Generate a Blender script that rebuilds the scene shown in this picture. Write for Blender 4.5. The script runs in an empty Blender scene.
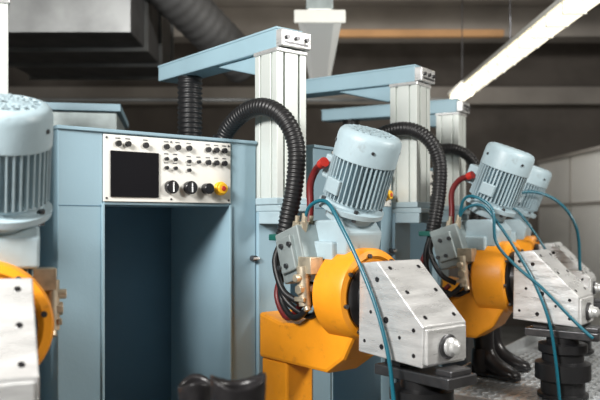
import bpy, bmesh, math, random
from mathutils import Vector, Matrix
random.seed(3)
H=1.6
# ---------------------------------------------------------------- materials
def mat(name,col,rough=.5,metal=0.0,var=.08,scale=6.0,bump=.0,bscale=60,dirt=None,emit=0,coat=0,stretch=None,stain=None,rvar=0):
    m=bpy.data.materials.new(name); m.use_nodes=True
    nt=m.node_tree; n=nt.nodes; l=nt.links; b=n['Principled BSDF']
    tc=n.new('ShaderNodeTexCoord'); mp=n.new('ShaderNodeMapping'); l.new(tc.outputs['Object'],mp.inputs['Vector'])
    if stretch: mp.inputs['Scale'].default_value=stretch
    nz=n.new('ShaderNodeTexNoise'); nz.inputs['Scale'].default_value=scale; nz.inputs['Detail'].default_value=6
    l.new(mp.outputs[0],nz.inputs['Vector'])
    r=n.new('ShaderNodeValToRGB')
    c0=tuple(max(0,c*(1-var)) for c in col); c1=tuple(min(1,c*(1+var)) for c in col)
    if dirt: c0=dirt
    r.color_ramp.elements[0].position=.3; r.color_ramp.elements[1].position=.62
    r.color_ramp.elements[0].color=(*c0,1); r.color_ramp.elements[1].color=(*c1,1)
    l.new(nz.outputs['Fac'],r.inputs['Fac']); out=r.outputs[0]
    if stain:
        n3=n.new('ShaderNodeTexNoise'); n3.inputs['Scale'].default_value=16; n3.inputs['Detail'].default_value=9; n3.inputs['Roughness'].default_value=.7
        l.new(tc.outputs['Object'],n3.inputs['Vector'])
        r3=n.new('ShaderNodeValToRGB'); r3.color_ramp.elements[0].position=.58; r3.color_ramp.elements[1].position=.72
        r3.color_ramp.elements[1].color=(.75,.75,.75,1)
        l.new(n3.outputs['Fac'],r3.inputs['Fac'])
        mx=n.new('ShaderNodeMixRGB'); l.new(r3.outputs[0],mx.inputs[0]); l.new(out,mx.inputs[1]); mx.inputs[2].default_value=(*stain,1)
        out=mx.outputs[0]
    l.new(out,b.inputs['Base Color'])
    b.inputs['Roughness'].default_value=rough; b.inputs['Metallic'].default_value=metal
    if rvar:
        mr=n.new('ShaderNodeMapRange'); mr.inputs['To Min'].default_value=rough-rvar; mr.inputs['To Max'].default_value=rough+rvar
        l.new(nz.outputs['Fac'],mr.inputs['Value']); l.new(mr.outputs[0],b.inputs['Roughness'])
    b.inputs['Coat Weight'].default_value=coat
    if bump:
        n2=n.new('ShaderNodeTexNoise'); n2.inputs['Scale'].default_value=bscale
        l.new(mp.outputs[0],n2.inputs['Vector'])
        bp=n.new('ShaderNodeBump'); bp.inputs['Strength'].default_value=bump; bp.inputs['Distance'].default_value=.01
        l.new(n2.outputs['Fac'],bp.inputs['Height']); l.new(bp.outputs[0],b.inputs['Normal'])
    if emit:
        b.inputs['Emission Color'].default_value=(*col,1); b.inputs['Emission Strength'].default_value=emit
    return m
M={}
M['blue']=mat('paint_light_blue',(.27,.405,.48),.5,var=.06,scale=3,bump=.05,rvar=.08)
M['bluedk']=mat('paint_dark_blue_and_recess_shade',(.09,.18,.25),.5,var=.1,scale=3)  # dark blue parts; in the cabinet recess it carries painted shade
M['beam']=mat('paint_beam_blue',(.30,.445,.515),.45,var=.06,scale=4)
M['motor']=mat('paint_motor_grey_blue',(.37,.475,.52),.42,var=.08,scale=8,bump=.08,stain=(.24,.28,.29),rvar=.08)
M['orange']=mat('paint_orange_yellow',(.88,.325,.012),.42,var=.08,scale=7,bump=.12,bscale=30,stain=(.50,.17,.02),rvar=.1)
M['alu']=mat('extruded_aluminium',(.64,.68,.65),.36,.2,var=.05,scale=3)
M['steel']=mat('milled_steel',(.74,.745,.74),.30,.55,var=.12,scale=7,bump=.15,bscale=50,stretch=(1,1,7),rvar=.12)
M['steeldk']=mat('dark_steel',(.10,.10,.105),.35,.8,var=.3,scale=12,bump=.1)
M['black']=mat('black_rubber',(.010,.010,.011),.42,var=.2)
M['leather']=mat('black_leather',(.013,.012,.013),.33,var=.2,scale=20,bump=.25,bscale=35)
M['plastic']=mat('black_plastic',(.012,.012,.014),.25,var=.1)
M['screen']=mat('display_glass',(.01,.01,.012),.12,var=.05)
M['panel']=mat('panel_offwhite',(.80,.79,.74),.4,var=.03)
M['brass']=mat('dirty_brass',(.52,.45,.34),.4,.6,var=.25,scale=25)
M['red']=mat('red_rubber',(.16,.015,.015),.4,var=.1)
M['redp']=mat('red_plastic',(.5,.03,.02),.35,var=.05)
M['yellow']=mat('yellow_plastic',(.9,.50,.02),.35,var=.05)
M['teal']=mat('teal_air_tube',(.01,.12,.17),.3,var=.05)
M['green']=mat('dark_green_paint',(.01,.10,.08),.4,var=.1)
M['valve']=mat('valve_grey',(.33,.38,.38),.4,.4,var=.14,scale=14)
M['concrete']=mat('concrete_brown',(.11,.096,.083),.9,var=.25,scale=1.6,bump=.3,bscale=14)
M['ceil']=mat('ceiling_concrete',(.30,.275,.245),.9,var=.2,scale=1.2,bump=.3,bscale=10)
M['floor']=mat('floor_concrete',(.2,.2,.19),.7,var=.2,scale=2)
M['wallw']=mat('pale_partition',(.72,.71,.67),.7,var=.06,scale=1.5)
M['duct']=mat('galvanised_duct',(.30,.31,.31),.45,.4,var=.25,scale=3)
M['ductmid']=mat('weathered_duct',(.15,.15,.15),.55,.3,var=.25,scale=3)
M['ductdk']=mat('dark_duct',(.11,.11,.112),.6,var=.2)
M['lampw']=mat('lamp_white',(.85,.85,.80),.4,var=.03)
M['lampglow']=mat('unlit_lamp_added_glow',(.85,.86,.82),.4,var=.03,emit=.35)  # unlit white fitting; faint glow added so its underside looks bright
M['tube']=mat('fluorescent_glow',(1.0,.92,.72),.4,var=.02,emit=1.5)
M['tan']=mat('tan_pipe',(.45,.25,.11),.6,var=.1)
M['plate']=mat('table_steel',(.52,.54,.55),.30,.5,var=.2,scale=5,bump=.2,bscale=40)
# ---------------------------------------------------------------- helpers
def empty(name,loc=(0,0,0),rot=(0,0,0)):
    e=bpy.data.objects.new(name,None); e.empty_display_size=.1
    bpy.context.collection.objects.link(e); e.location=loc; e.rotation_euler=rot
    return e
def finish(bm,name,parent,m,smooth=False,bevel=0,seg=2):
    me=bpy.data.meshes.new(name); 
    bmesh.ops.recalc_face_normals(bm,faces=bm.faces)
    bm.to_mesh(me); bm.free(); me.materials.append(M[m])
    o=bpy.data.objects.new(name,me); bpy.context.collection.objects.link(o)
    if parent: o.parent=parent
    if bevel:
        b=o.modifiers.new('b','BEVEL'); b.width=bevel; b.segments=seg; b.limit_method='ANGLE'; b.angle_limit=.6
    if smooth:
        for p in me.polygons: p.use_smooth=True
        try:
            me.set_sharp_from_angle(angle=.7)
        except Exception: pass
    return o
def addbox(bm,c,s,rot=None):
    r=bmesh.ops.create_cube(bm,size=1)
    mt=Matrix.Translation(c)@(rot.to_4x4() if rot else Matrix())@Matrix.Diagonal((*s,1))
    bmesh.ops.transform(bm,matrix=mt,verts=r['verts'])
def box(name,parent,lo,hi,m,bevel=.004,rot=None):
    bm=bmesh.new(); c=[(a+b)/2 for a,b in zip(lo,hi)]; s=[abs(b-a) for a,b in zip(lo,hi)]
    addbox(bm,Vector(c),s,rot); return finish(bm,name,parent,m,bevel=bevel)
def addcyl(bm,p0,p1,r0,r1=None,n=24):
    p0=Vector(p0);p1=Vector(p1); d=p1-p0; r1=r0 if r1 is None else r1
    r=bmesh.ops.create_cone(bm,cap_ends=True,segments=n,radius1=r0,radius2=r1,depth=d.length)
    q=d.to_track_quat('Z','Y').to_matrix().to_4x4()
    bmesh.ops.transform(bm,matrix=Matrix.Translation((p0+p1)/2)@q,verts=r['verts'])
def cyl(name,parent,p0,p1,r,m,r1=None,n=32,bevel=0):
    bm=bmesh.new(); addcyl(bm,p0,p1,r,r1,n); return finish(bm,name,parent,m,smooth=True,bevel=bevel)
def prism(name,parent,prof,x0,x1,m,bevel=.006):
    bm=bmesh.new()
    a=[bm.verts.new((x0,y,z)) for y,z in prof]; b=[bm.verts.new((x1,y,z)) for y,z in prof]
    bm.faces.new(a); bm.faces.new(b[::-1]); n=len(prof)
    for i in range(n): bm.faces.new((a[i],b[i],b[(i+1)%n],a[(i+1)%n]))
    return finish(bm,name,parent,m,bevel=bevel)
def lathe(name,parent,prof,m,n=40,axis=None):
    bm=bmesh.new(); rings=[]
    for r,z in prof:
        rings.append([bm.verts.new((r*math.cos(2*math.pi*i/n),r*math.sin(2*math.pi*i/n),z)) for i in range(n)])
    for a,b in zip(rings,rings[1:]):
        for i in range(n): bm.faces.new((a[i],a[(i+1)%n],b[(i+1)%n],b[i]))
    bm.faces.new(rings[0][::-1]); bm.faces.new(rings[-1])
    if axis is not None:
        p,d=axis; q=Vector(d).to_track_quat('Z','Y').to_matrix().to_4x4()
        bmesh.ops.transform(bm,matrix=Matrix.Translation(p)@q,verts=bm.verts)
    return finish(bm,name,parent,m,smooth=True)
def catmull(P,step):
    P=[Vector(p) for p in P]; P=[2*P[0]-P[1]]+P+[2*P[-1]-P[-2]]; out=[]
    for i in range(1,len(P)-2):
        a,b,c,d=P[i-1:i+3]
        for k in range(24):
            t=k/24
            out.append(.5*((2*b)+(c-a)*t+(2*a-5*b+4*c-d)*t*t+(3*b-a-3*c+d)*t**3))
    out.append(P[-2])
    res=[out[0]]; acc=0
    for p,q in zip(out,out[1:]):
        L=(q-p).length
        while acc+L>=step and L>0:
            t=(step-acc)/L; p=p.lerp(q,t); res.append(p.copy()); L=(q-p).length; acc=0
        acc+=L
    return res
def hose(name,parent,P,r,m,ribbed=False,n=14,pitch=.014,amp=.10):
    step=pitch/4 if ribbed else .012
    S=catmull(P,step); bm=bmesh.new(); rings=[]
    t=(S[1]-S[0]).normalized(); u=t.orthogonal().normalized()
    for i,p in enumerate(S):
        t=(S[min(i+1,len(S)-1)]-S[max(i-1,0)]).normalized()
        u=(u-t*u.dot(t)).normalized(); v=t.cross(u)
        rr=r*(1+(amp*math.sin(i*math.pi/2) if ribbed else 0))
        rings.append([bm.verts.new(p+rr*(u*math.cos(2*math.pi*k/n)+v*math.sin(2*math.pi*k/n))) for k in range(n)])
    for a,b in zip(rings,rings[1:]):
        for k in range(n): bm.faces.new((a[k],a[(k+1)%n],b[(k+1)%n],b[k]))
    bm.faces.new(rings[0][::-1]); bm.faces.new(rings[-1])
    me_o=finish(bm,name,parent,m,smooth=False)
    for p in me_o.data.polygons: p.use_smooth=True
    return me_o
# ---------------------------------------------------------------- machine parts
def cabinet(loc,yaw,left,pr):
    c=empty('control_cabinet',loc,(0,0,yaw))
    R=-.080; pw=.535; pl=pr-pw
    inl=max(left+.02,pl)
    rr=(pr if pr<-.15 else -.2)
    box('left_side',c,(left,.06,-H),(inl,.56,.31),'blue')
    box('right_side',c,(rr,.06,-H),(R,.56,.31),'blue')
    box('header',c,(inl,.062,.05),(rr,.56,.31),'blue')
    box('recess_back',c,(inl,.53,-H),(rr,.56,.05),'bluedk')  # same blue paint as the cabinet, recess shade put into the colour
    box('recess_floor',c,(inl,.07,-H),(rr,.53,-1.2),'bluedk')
    box('top_lip',c,(left-.005,.05,.305),(R,.57,.318),'blue',.003)
    box('door_seam',c,(left+.004,.0585,.045),(inl-.004,.0605,.048),'bluedk',0)
    box('stile_edge_left',c,(inl-.006,.052,-H),(inl+.004,.062,.055),'beam',.002)
    box('stile_edge_right',c,(rr-.004,.052,-H),(rr+.006,.062,.055),'beam',.002)
    y=.054
    box('panel_plate',c,(pl,y,.062),(pr,.062,.300),'panel',.002)
    def P(t,f): return (pl+t*pw, .062+f*.238)
    bm=bmesh.new()
    for t in (.02,.98,.5):
        for f in (.05,.95):
            x,z=P(t,f); addcyl(bm,(x,y-.002,z),(x,y,z),.004,n=10)
    finish(bm,'panel_screws',c,'steeldk',True)
    x0,z0=P(.045,.07); x1,z1=P(.40,.76)
    box('display',c,(x0,y-.006,z0),(x1,y,z1),'screen',.002)
    bm=bmesh.new(); bl=bmesh.new()
    for t,f in [(.10,.87),(.17,.87),(.30,.87),(.46,.87),(.55,.87),(.64,.87),(.80,.87),(.87,.87),(.94,.87),
                (.46,.68),(.53,.68),(.64,.66),(.80,.66),(.87,.66),(.94,.66),(.46,.54),(.53,.54),(.64,.52),(.72,.66)]:
        x,z=P(t,f); big=(f<.7 and t>.78) or f>.8
        addcyl(bm,(x,y-.012,z),(x,y,z),.0105 if big else .007,n=14)
        addbox(bl,Vector((x,y-.0006,z+.019)),(.018,.0012,.0035))
    finish(bm,'small_switches',c,'plastic',True)
    finish(bl,'switch_labels',c,'steeldk')
    bm=bmesh.new()
    for t in (.49,.64):
        x,z=P(t,.24); addcyl(bm,(x,y-.028,z),(x,y,z),.025,n=24)
    x,z=P(.78,.23); addcyl(bm,(x,y-.035,z),(x,y,z),.021,n=24)
    finish(bm,'rotary_knobs',c,'plastic',True,bevel=.004)
    bm=bmesh.new()
    for t in (.49,.64):
        x,z=P(t,.24); addbox(bm,Vector((x,y-.029,z)),(.005,.003,.036))
    finish(bm,'knob_marks',c,'steel')
    x,z=P(.90,.24); cyl('estop_collar',c,(x,y-.018,z),(x,y,z),.027,'yellow',bevel=.003)
    cyl('estop_ring',c,(x,y-.030,z),(x,y-.018,z),.022,'yellow',bevel=.003)
    cyl('estop_button',c,(x,y-.034,z),(x,y-.030,z),.010,'redp',bevel=.002)
    cyl('door_latch',c,(R-.02,.035,-.16),(R-.02,.06,-.16),.012,'steeldk')
    cyl('latch_pin',c,(R-.03,.04,-.16),(R+.0,.04,-.16),.007,'steel')
    box('column_pedestal',c,(-.078,.045,-H),(.09,.30,.03),'blue')
    box('column_shelf',c,(-.078,-.10,.03),(.10,.30,.056),'motor')
    box('shelf_bracket',c,(-.078,-.09,-.02),(-.05,.045,.03),'motor')
    box('shelf_bracket_b',c,(.06,-.09,-.02),(.09,.045,.03),'motor')
    return c
def grooved(bm,w,z0,z1,grooves=(-.5,0,.5),gw=.006,gd=.012):
    h=w/2; pts=[]
    for k in range(4):
        ang=k*math.pi/2; ca,sa=math.cos(ang),math.sin(ang)
        loc=[(-h,-h)]
        for g in grooves:
            gx=g*h
            loc+=[(gx-gw,-h),(gx-gw,-h+gd),(gx+gw,-h+gd),(gx+gw,-h)]
        for x,y in loc: pts.append((x*ca-y*sa,x*sa+y*ca))
    a=[bm.verts.new((x,y,z0)) for x,y in pts]; b=[bm.verts.new((x,y,z1)) for x,y in pts]
    bm.faces.new(a[::-1]); bm.faces.new(b); n=len(pts)
    for i in range(n): bm.faces.new((a[i],a[(i+1)%n],b[(i+1)%n],b[i]))
def gantry(loc,yaw):
    g=empty('overhead_gantry_arm',loc,(0,0,yaw))
    bm=bmesh.new(); grooved(bm,.15,.057,.665,(-.5,.5)); finish(bm,'column',g,'alu',bevel=.0015,seg=1)
    box('column_foot',g,(-.082,-.082,.057),(.082,.082,.085),'motor')
    box('column_cap',g,(-.08,-.08,.665),(.08,.08,.682),'steel')
    prism('beam',g,[(-.06,.682),(-.06,.765),(.92,.765),(.92,.69),(.16,.682)],-.065,.065,'beam')
    prism('gusset',g,[(.078,.682),(.078,.60),(.11,.60),(.42,.684)],-.045,.055,'beam')
    box('drive_block',g,(-.07,-.10,.685),(.08,-.06,.752),'steel')
    bm=bmesh.new()
    for x in (-.045,.005,.055):
        addcyl(bm,(x,-.112,.72),(x,-.10,.72),.009,n=12)
    addbox(bm,Vector((.005,-.101,.70)),(.12,.004,.008))
    finish(bm,'drive_screws',g,'steeldk',True)
    box('beam_lip',g,(-.068,-.062,.758),(.068,.92,.768),'beam',.002)
    hose('beam_riser_hose',g,[(0,.72,.69),(0,.72,.5),(0,.72,.33)],.058,'black',True,n=20,pitch=.024,amp=.07)
    box('riser_tank',g,(-.13,.58,-H),(.13,.86,.34),'bluedk')
    return g
def motor(loc,yaw,tilt):
    m=empty('electric_motor',loc,(tilt,0,yaw))
    lathe('drive_flange',m,[(.07,-.06),(.085,-.055),(.09,-.02),(.12,-.018),(.122,.0),(.10,.004),(.096,.02)],'motor')
    lathe('stator_body',m,[(.098,.012),(.102,.02),(.094,.03),(.094,.175),(.102,.18),(.102,.19)],'motor')
    bm=bmesh.new()
    for i in range(40):
        a=2*math.pi*i/40; 
        addbox(bm,Vector((math.cos(a)*.102,math.sin(a)*.102,.10)),(.024,.0045,.15),Matrix.Rotation(a,3,'Z'))
    finish(bm,'cooling_fins',m,'motor')
    lathe('fan_cover',m,[(.112,.172),(.116,.175),(.116,.25),(.112,.266),(.103,.276),(.085,.280),(.083,.274)],'motor')
    cyl('vent_dark',m,(0,0,.27),(0,0,.275),.084,'plastic')
    bm=bmesh.new()
    for r in (.02,.042,.064):
        for k in range(28):
            a=2*math.pi*k/28; addbox(bm,Vector((math.cos(a)*r,math.sin(a)*r,.279)),(.007,2*math.pi*r/28*1.1,.004),Matrix.Rotation(a,3,'Z'))
    for k in range(18):
        a=2*math.pi*k/18; addbox(bm,Vector((math.cos(a)*.05,math.sin(a)*.05,.279)),(.075,.006,.004),Matrix.Rotation(a,3,'Z'))
    finish(bm,'vent_grille',m,'motor')
    bm=bmesh.new()
    for k in range(4):
        a=math.pi/4+math.pi/2*k+.2; addcyl(bm,(math.cos(a)*.108,math.sin(a)*.108,-.03),(math.cos(a)*.108,math.sin(a)*.108,.012),.008,n=10)
        addcyl(bm,(math.cos(a)*.11,math.sin(a)*.11,.225),(math.cos(a)*.12,math.sin(a)*.12,.225),.006,n=10)
    finish(bm,'bolts',m,'steeldk',True)
    box('terminal_box',m,(-.05,.085,.06),(.05,.15,.15),'motor',.008)
    box('side_plate',m,(-.124,-.035,.045),(-.10,.03,.10),'motor',.004)
    return m
def head(loc,yaw,mx=0,first=False):
    h=empty('polishing_head',loc,(0,0,yaw))
    prism('swing_arm',h,[(.035,-.375),(-.10,-.40),(-.22,-.395),(-.29,-.35),(-.34,-.28),(-.39,-.20),(-.5,-.2),(-.53,-.40),(-.47,-.50),(-.38,-.56),(.035,-.56)],-.085,.08,'orange',.014)
    box('arm_post',h,(-.07,-.13,-H),(.065,.035,-.56),'orange' if loc[1]<3.5 and not first else 'steeldk',.01)
    lathe('swivel_housing',h,[(.12,0),(.155,.004),(.167,.015),(.167,.14),(.160,.155),(.14,.16),(.13,.15),(.118,.15)],'orange',56,((0,-.385,-.27),(0,-1,0)))
    lathe('bearing_hub',h,[(.125,0),(.125,.02),(.09,.025),(.09,.05),(.105,.055),(.105,.075)],'steeldk',40,((0,-.525,-.275),(0,-1,0)))
    bm=bmesh.new()
    for k in range(8):
        a=2*math.pi*k/8+.2
        addcyl(bm,(.143*math.cos(a),-.553,-.27+.143*math.sin(a)),(.143*math.cos(a),-.54,-.27+.143*math.sin(a)),.008,n=10)
    finish(bm,'housing_bolts',h,'steeldk',True)
    prism('motor_bracket',h,[(-.30,-.005),(-.28,-.13),(-.48,-.13),(-.50,-.05),(-.46,.0)],-.085+mx,.085+mx,'motor',.008)
    prism('bracket_rib',h,[(-.27,-.08),(-.27,-.15),(-.44,-.15),(-.44,-.08)],-.11,.11,'motor',.008)
    prism('machined_block',h,[(-.575,-.15),(-.66,-.14),(-.86,-.335),(-.855,-.465),(-.57,-.45)],-.105,.105,'steel',.004)
    bm=bmesh.new()
    for y,z,r in [(-.60,-.19,.007),(-.66,-.20,.009),(-.60,-.41,.006),(-.68,-.42,.009),(-.82,-.43,.007),(-.82,-.35,.007),(-.70,-.33,.011),(-.63,-.31,.006),(-.76,-.38,.006)]:
        addcyl(bm,(-.1065,y,z),(-.103,y,z),r,n=14); addcyl(bm,(.1065,y,z),(.103,y,z),r,n=14)
    for x in (-.07,.07):
        for t in (.12,.5,.88):
            y=-.66-.2*t; z=-.14-.195*t
            addcyl(bm,(x,y,z),(x,y-.0016,z+.0016),.0075,n=12)
    finish(bm,'bolt_holes',h,'plastic',True)
    box('end_plate',h,(-.095,-.868,-.455),(.095,-.856,-.345),'steel',.003)
    lathe('spindle_nose',h,[(.03,0),(.03,.02),(.022,.026),(.022,.04),(.008,.05)],'steel',20,((.0,-.868,-.405),(0,-1,0)))
    lathe('spindle_cap',h,[(.04,0),(.04,.008),(.034,.011)],'steeldk',20,((.0,-.868,-.405),(0,-1,0)))
    rot=Matrix.Rotation(math.radians(-18),3,'X')
    bm=bmesh.new(); addbox(bm,Vector((-.115,-.285,-.13)),(.12,.14,.19),rot); finish(bm,'valve_block',h,'valve',bevel=.006)
    bm=bmesh.new(); addbox(bm,Vector((-.14,-.275,-.13)),(.10,.09,.13),rot); finish(bm,'valve_cover',h,'valve',bevel=.006)
    bm=bmesh.new()
    for y,z in [(-.245,-.18),(-.285,-.17),(-.255,-.10),(-.30,-.09)]:
        addcyl(bm,(-.20,y,z),(-.19,y,z),.009,n=12)
    finish(bm,'valve_caps',h,'steeldk',True)
    bm=bmesh.new()
    for x,y in [(-.14,-.27),(-.09,-.29),(-.14,-.315)]:
        addcyl(bm,(x,y,-.06),(x,y-.01,-.01),.015,n=6); addcyl(bm,(x,y-.01,-.02),(x,y-.014,.012),.009,n=12)
    finish(bm,'brass_fittings',h,'brass',True)
    for s in [-1]+([1] if first else []):
        q=0 if s<0 else .005
        bm=bmesh.new()
        a=s*(.15+q)
        addbox(bm,Vector((a,-.37,-.165)),(.06,.07,.06))
        addcyl(bm,(s*.175,-.37,-.31),(s*.175,-.355,-.17),.022,n=16); addcyl(bm,(s*.175,-.385,-.325),(s*.175,-.37,-.29),.013,n=12)
        addcyl(bm,(s*.215,-.36,-.21),(s*.15,-.36,-.21),.014,n=12); addcyl(bm,(s*.205,-.365,-.25),(s*.14,-.365,-.25),.019,n=6)
        addbox(bm,Vector((s*.195,-.365,-.285)),(.012,.05,.016))
        finish(bm,'lubricator_tap',h,'brass',True,bevel=.002)
    bm=bmesh.new()
    addbox(bm,Vector((-.08,-.17,-.07)),(.15,.09,.024)); finish(bm,'green_hose_clamp',h,'green',bevel=.004)
    for k,P in enumerate([[(-.12,-.17,-.08),(-.13,-.15,-.18),(-.12,-.18,-.30),(-.09,-.28,-.36),(-.085,-.36,-.33)],
              [(-.09,-.18,-.08),(-.10,-.14,-.2),(-.11,-.15,-.31),(-.12,-.24,-.37),(-.12,-.33,-.31),(-.14,-.36,-.22)],
              [(-.05,-.16,-.08),(-.06,-.10,-.2),(-.08,-.08,-.30),(-.09,-.16,-.38),(-.10,-.27,-.31)],
              [(-.14,-.19,-.08),(-.18,-.2,-.16),(-.19,-.26,-.26),(-.17,-.33,-.30)]]):
        hose('hydraulic_hose_%d'%k,h,P,.012,'black' if k!=2 else 'red')
    return h
def hoses(loc,yaw):
    e=empty('corrugated_hose',loc,(0,0,yaw))
    hose('hose_body',e,[(-.14,.22,.315),(-.14,.17,.38),(-.13,.06,.435),(-.12,-.06,.44),(-.095,-.15,.385),(-.075,-.195,.28),(-.085,-.20,.14),(-.11,-.19,.0),(-.12,-.18,-.07)],.034,'black',True,n=18,pitch=.016,amp=.07)
    cyl('hose_collar',e,(-.14,.22,.315),(-.14,.215,.35),.042,'plastic')
    e=empty('red_hydraulic_hose',loc,(0,0,yaw))
    hose('hose_body',e,[(-.06,-.25,-.06),(-.05,-.25,.04),(-.05,-.25,.13),(-.055,-.29,.185),(-.08,-.36,.205)],.014,'red')
    cyl('hose_fitting',e,(-.077,-.345,.20),(-.083,-.37,.208),.019,'redp',n=10)
    e=empty('pneumatic_tube',loc,(0,0,yaw))
    hose('tube_body',e,[(-.14,-.325,.0),(-.14,-.36,.05),(-.135,-.44,.06),(-.135,-.52,-.03),(-.13,-.60,-.15),(-.13,-.68,-.29),(-.135,-.74,-.44),(-.14,-.77,-.60),(-.14,-.79,-.80)],.007,'teal',n=10)
    cyl('tube_fitting',e,(-.14,-.322,-.01),(-.14,-.327,.02),.011,'brass',n=10)
def chuck(loc,yaw,o=.76,zb=-H):
    c=empty('workpiece_chuck',loc,(0,0,yaw))
    box('jaw_plate',c,(-.07,-o-.17,-.525),(.07,-o+.15,-.49),'steeldk',.004)
    box('jaw_a',c,(-.05,-o-.165,-.49),(.05,-o-.10,-.47),'steeldk',.004)
    box('jaw_b',c,(-.05,-o+.05,-.49),(.05,-o+.12,-.47),'steeldk',.004)
    lathe('spindle_stack',c,[(.11,zb),(.11,-.775),(.095,-.77),(.095,-.72),(.12,-.71),(.12,-.64),(.09,-.63),(.09,-.60),(.105,-.59),(.105,-.555),(.07,-.55),(.07,-.525)],'black',32,((0,-o,0),(0,0,1)))
    bm=bmesh.new()
    for k in range(6):
        a=k*math.pi/3; addcyl(bm,(.10*math.cos(a),-o+.10*math.sin(a),-.71),(.10*math.cos(a),-o+.10*math.sin(a),-.698),.012,n=6)
    finish(bm,'stack_bolts',c,'steeldk',True)
    return c
def boot(name,loc,yaw,s=1.0,shaft=.26):
    e=empty(name,loc,(0,0,yaw)); e.scale=(s,s,s)
    R=[(.0,shaft,0,.062,.052),(.0,shaft-.04,0,.058,.048),(.002,shaft*.62,4,.054,.044),(.006,.13,14,.056,.040),(.022,.095,38,.060,.038),
       (.060,.066,64,.050,.040),(.105,.048,78,.040,.045),(.150,.038,86,.032,.048),(.185,.032,90,.026,.043),(.205,.028,92,.018,.030),(.213,.026,92,.006,.010)]
    bm=bmesh.new(); n=28; rings=[]
    for cx,cz,t,hl,hw in R:
        t=math.radians(t); ring=[]
        for k in range(n):
            a=2*math.pi*k/n; u=hl*math.cos(a); v=hw*math.sin(a)
            x=cx+u*math.cos(t); z=max(.012,cz+u*math.sin(t))
            if cz==shaft: z+= .012*math.cos(2*a)
            ring.append(bm.verts.new((x,v,z)))
        rings.append(ring)
    inner=[bm.verts.new((v.co.x*.9,v.co.y*.9,v.co.z-.002)) for v in rings[0]]
    deep=[bm.verts.new((v.co.x*.84,v.co.y*.84,v.co.z-.10)) for v in rings[0]]
    for a,b in list(zip(rings,rings[1:]))+[(inner,rings[0]),(deep,inner)]:
        for k in range(n): bm.faces.new((a[k],a[(k+1)%n],b[(k+1)%n],b[k]))
    bm.faces.new(deep); bm.faces.new(rings[-1])
    o=finish(bm,'upper',e,'leather'); 
    for p in o.data.polygons: p.use_smooth=True
    sd=o.modifiers.new('s','SUBSURF'); sd.levels=1; sd.render_levels=1
    bm=bmesh.new(); pts=[]
    for k in range(36):
        a=2*math.pi*k/36; cx=math.cos(a); 
        x=.075+.142*cx; w=.044+.006*math.cos(a) -.010*math.exp(-((x-.06)/.03)**2)
        pts.append((x,w*math.copysign(abs(math.sin(a))**.8,math.sin(a))))
    a=[bm.verts.new((x,y,.006)) for x,y in pts]; b=[bm.verts.new((x,y,.024)) for x,y in pts]
    bm.faces.new(a[::-1]); bm.faces.new(b)
    for i in range(36): bm.faces.new((a[i],a[(i+1)%36],b[(i+1)%36],b[i]))
    finish(bm,'sole',e,'black',bevel=.004)
    box('heel',e,(-.062,-.034,0),(.01,.034,.03),'black',.008)
    lathe('heel_counter',e,[(.045,.02),(.054,.03),(.056,.07),(.055,.12),(.05,.14)],'leather',24,((-.003,0,0),(0,0,1)))
    return e
ST=[((-1.0,2.3,H),24,.05),((-.08,3.0,H),39.2,0),((.56,3.72,H),54,0),((.98,4.75,H),60,0)]
for i,(loc,yd,mx) in enumerate(ST):
    yaw=math.radians(yd)
    cabinet(loc,yaw,[-.80,-.905,-.775,-.775][i],[-.208,-.208,-.10,-.10][i])
    gantry(loc,yaw); head(loc,yaw,mx,i==0); hoses(loc,yaw)
    off=Matrix.Rotation(yaw,3,'Z')@Vector((mx,-.425,(.035,.05,.07,.065)[i]))
    motor(Vector(loc)+off,yaw,math.radians(22))
    chuck(loc,yaw,.76,-H if i<2 else -.79)
e=empty('pneumatic_tube',(.56,3.72,H),(0,0,math.radians(54)))
hose('tube_body',e,[(-.14,-.325,0),(-.16,-.36,.09),(-.17,-.42,.10),(-.17,-.5,.04),(-.18,-.52,-.1),(-.17,-.6,-.2),(-.16,-.72,-.3),(-.15,-.86,-.44),(-.15,-.93,-.50)],.007,'teal',n=10)
e=empty('pneumatic_tube',(.98,4.75,H),(0,0,math.radians(60)))
hose('tube_body',e,[(-.14,-.325,0),(-.18,-.40,.12),(-.18,-.55,.16),(-.18,-.70,.10),(-.18,-.80,-.05),(-.17,-.82,-.3)],.009,'teal',n=10)
# ---------------------------------------------------------------- work table
t=empty('checker_plate_platform',(.77,4.2,0),(0,0,math.radians(57)))
box('deck',t,(-.75,-1.10,.77),(1.5,-.33,.80),'plate')
bm=bmesh.new()
nx,ny=int(2.2/.04),int(.74/.04)
for i in range(nx):
    for j in range(ny):
        x=-.73+i*.04; y=-1.08+j*.04
        a=math.radians(45 if (i+j)%2 else -45)
        addbox(bm,Vector((x,y,.801)),(.030,.009,.004),Matrix.Rotation(a,3,'Z'))
finish(bm,'tread_pattern',t,'plate')
box('edge_rail',t,(-.77,-.33,.77),(1.5,-.315,.86),'plate')
box('side_skirt',t,(-.75,-1.115,.62),(1.5,-1.10,.80),'steeldk')
for k,(x,y) in enumerate([(-.7,-1.05),(-.7,-.38),(1.45,-1.05),(1.45,-.38)]):
    box('leg_%d'%k,t,(x-.03,y-.03,0),(x+.03,y+.03,.77),'steeldk')
boot('leather_boot',(.93,3.72,.805),math.radians(-50),1.0,.30)
boot('leather_boot',(1.02,3.92,.805),math.radians(-35),1.0,.30)
t=empty('shoe_stand',(-.15,1.68,0),(0,0,math.radians(8)))
box('top',t,(-.28,-.2,.94),(.20,.2,.965),'steel')
for k,(x,y) in enumerate([(-.25,-.17),(.17,-.17),(-.25,.17),(.17,.17)]): box('leg_%d'%k,t,(x-.015,y-.015,0),(x+.015,y+.015,.94),'steeldk')
box('brace',t,(-.25,-.01,.3),(.17,.01,.33),'steeldk')
boot('leather_boot',(-.135,1.60,.967),math.radians(12),1.03,.278)
boot('leather_boot',(-.245,1.73,.967),math.radians(100),.88,.285)
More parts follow.
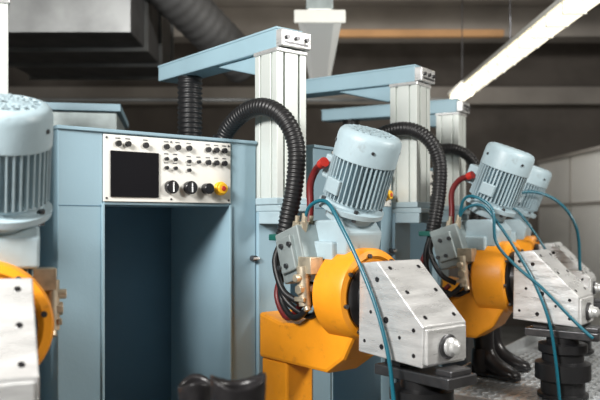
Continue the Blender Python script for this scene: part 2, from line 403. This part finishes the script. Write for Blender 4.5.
e=empty('coolant_tank',(-1.55,4.0,0),(0,0,math.radians(10)))
box('tank_body',e,(-.8,-.2,0),(.55,.5,2.17),'valve',.01)
box('tank_lid',e,(-.82,-.22,2.17),(.57,.52,2.21),'blue')
# ---------------------------------------------------------------- room
box('floor',None,(-5,-3.5,-.1),(4.6,11,0),'floor',0)
box('ceiling',None,(-5,-3.5,4.3),(4.6,11,4.4),'ceil',0)
box('wall_back',None,(-5,10.9,0),(4.6,11,4.3),'concrete',0)
box('wall_left',None,(-5.1,-3.5,0),(-5,11,4.3),'concrete',0)
box('wall_right',None,(4.6,-3.5,0),(4.7,11,4.3),'concrete',0)
box('wall_front',None,(-5,-3.6,0),(4.6,-3.5,4.3),'concrete',0)
for k,y in enumerate((7.4,9.3)):
    box('ceiling_beam',None,(-4.99,y,3.92),(4.59,y+.35,4.3),'ceil',.01)
box('crane_rail_beam',None,(-4.99,10.5,3.25),(4.59,10.88,3.5),'ceil',.01)
box('tan_cable_tray',None,(.3,8.6,3.75),(2.4,8.7,3.83),'tan',.005)
e=empty('partition_wall'); box('panel',e,(3.0,4.5,0),(3.08,9.2,2.29),'wallw'); box('cap_rail',e,(2.98,4.5,2.29),(3.1,9.2,2.33),'ceil')
for k,y in enumerate((5.7,6.9,8.1)): box('joint_%d'%k,e,(2.994,y,0),(3.0,y+.03,2.29),'ceil',0)
box('joint_rail',e,(2.992,4.5,1.75),(3.0,9.2,1.78),'ceil',0)
L=empty('fluorescent_light_row')
box('channel',L,(1.66,3.9,2.985),(1.84,8.2,3.02),'lampw')
bm=bmesh.new()
for y0 in (3.93,5.36,6.79):
    addbox(bm,Vector((1.75,y0+.70,2.945)),(.15,1.41,.075))
finish(bm,'glowing_diffusers',L,'tube',bevel=.02,seg=3)
bm=bmesh.new()
for k in range(14):
    y=4.05+k*.31; addbox(bm,Vector((1.75,y,2.947)),(.156,.014,.080))
finish(bm,'lamp_clips',L,'lampw')
bm=bmesh.new()
for y in (4.3,6.1,7.9): addcyl(bm,(1.75,y,3.01),(1.75,y,4.3),.006,n=8)
finish(bm,'suspension_rods',L,'steeldk')
L=empty('strip_light')
bm=bmesh.new()
prof=[(-.15,2.93),(-.07,2.98),(.07,2.98),(.15,2.93),(.09,2.885),(-.09,2.885)]
a=[bm.verts.new((.13+x,4.8,z)) for x,z in prof]; b=[bm.verts.new((.2+x*.6,7.4,z)) for x,z in prof]
bm.faces.new(a);bm.faces.new(b[::-1])
for i in range(6): bm.faces.new((a[i],b[i],b[(i+1)%6],a[(i+1)%6]))
finish(bm,'unlit_lamp_body',L,'lampglow')  # body is unlit, its brightness comes from the added emission
box('end_cap',L,(-.04,4.78,2.88),(.30,4.80,2.97),'lampw',.01)
box('junction_box',L,(.04,4.83,2.98),(.22,5.1,3.08),'valve',.01)
bm=bmesh.new()
for y,x in ((4.95,.12),(6.9,.19)): addcyl(bm,(x,y,2.98),(x,y,4.3),.006,n=8)
finish(bm,'suspension_rods',L,'steeldk')
D=empty('ventilation_duct')
box('main_duct',D,(-2.6,5.3,2.98),(-1.25,7.2,3.6),'ductdk',.01)
bm=bmesh.new()
for y in (5.3,5.9,6.5,7.1): addbox(bm,Vector((-1.925,y,3.29)),(1.40,.03,.68))
finish(bm,'duct_flanges',D,'duct')
hose('spiral_branch',D,[(-1.35,5.6,3.75),(-1.1,5.9,3.5),(-.80,6.3,3.25),(-.5,6.7,3.0)],.19,'ductmid',True,n=28,pitch=.09,amp=.02)
cyl('service_pipe',None,(-4.9,7.5,2.82),(1.5,7.5,2.82),.02,'duct')
# ---------------------------------------------------------------- lights
def area(name,loc,tgt,size,pw,col):
    l=bpy.data.lights.new(name,'AREA'); l.shape='RECTANGLE'; l.size=size[0]; l.size_y=size[1]; l.energy=pw; l.color=col
    o=bpy.data.objects.new(name,l); bpy.context.collection.objects.link(o); o.location=loc
    o.rotation_euler=(Vector(tgt)-Vector(loc)).to_track_quat('-Z','Y').to_euler()
area('added_key_softbox',(-1.9,-.2,3.3),(.2,3.2,1.3),(1.1,.8),250,(1,.98,.95))  # added softbox up to the left, not a ceiling fixture
area('added_fill_light',(3.0,1.6,3.2),(.9,3.8,1.2),(.8,.6),105,(1,.97,.92))  # added fill from the right, no fixture there
area('added_rear_fill',(.8,7.6,2.9),(.8,8.8,4.3),(3,.6),24,(1,.94,.86))  # added fill aimed upward to lighten the rear ceiling
area('added_aisle_fill',(2.4,6.0,3.5),(3.2,6.8,1.2),(.8,.8),34,(.97,.98,1))  # added light to brighten the partition, no real lamp
w=bpy.data.worlds.new('w'); bpy.context.scene.world=w; w.use_nodes=True
w.node_tree.nodes['Background'].inputs[0].default_value=(.5,.5,.5,1); w.node_tree.nodes['Background'].inputs[1].default_value=.3
# ---------------------------------------------------------------- camera
cd=bpy.data.cameras.new('camera'); cd.sensor_width=36; cd.lens=43.92; cd.shift_y=19/600; cd.clip_start=.05
cd.dof.use_dof=True; cd.dof.focus_distance=2.75; cd.dof.aperture_fstop=2.4
co=bpy.data.objects.new('camera',cd); bpy.context.collection.objects.link(co)
co.location=(0,0,H); co.rotation_euler=(math.pi/2,0,0)
bpy.context.scene.camera=co
bpy.context.scene.view_settings.view_transform='Standard'
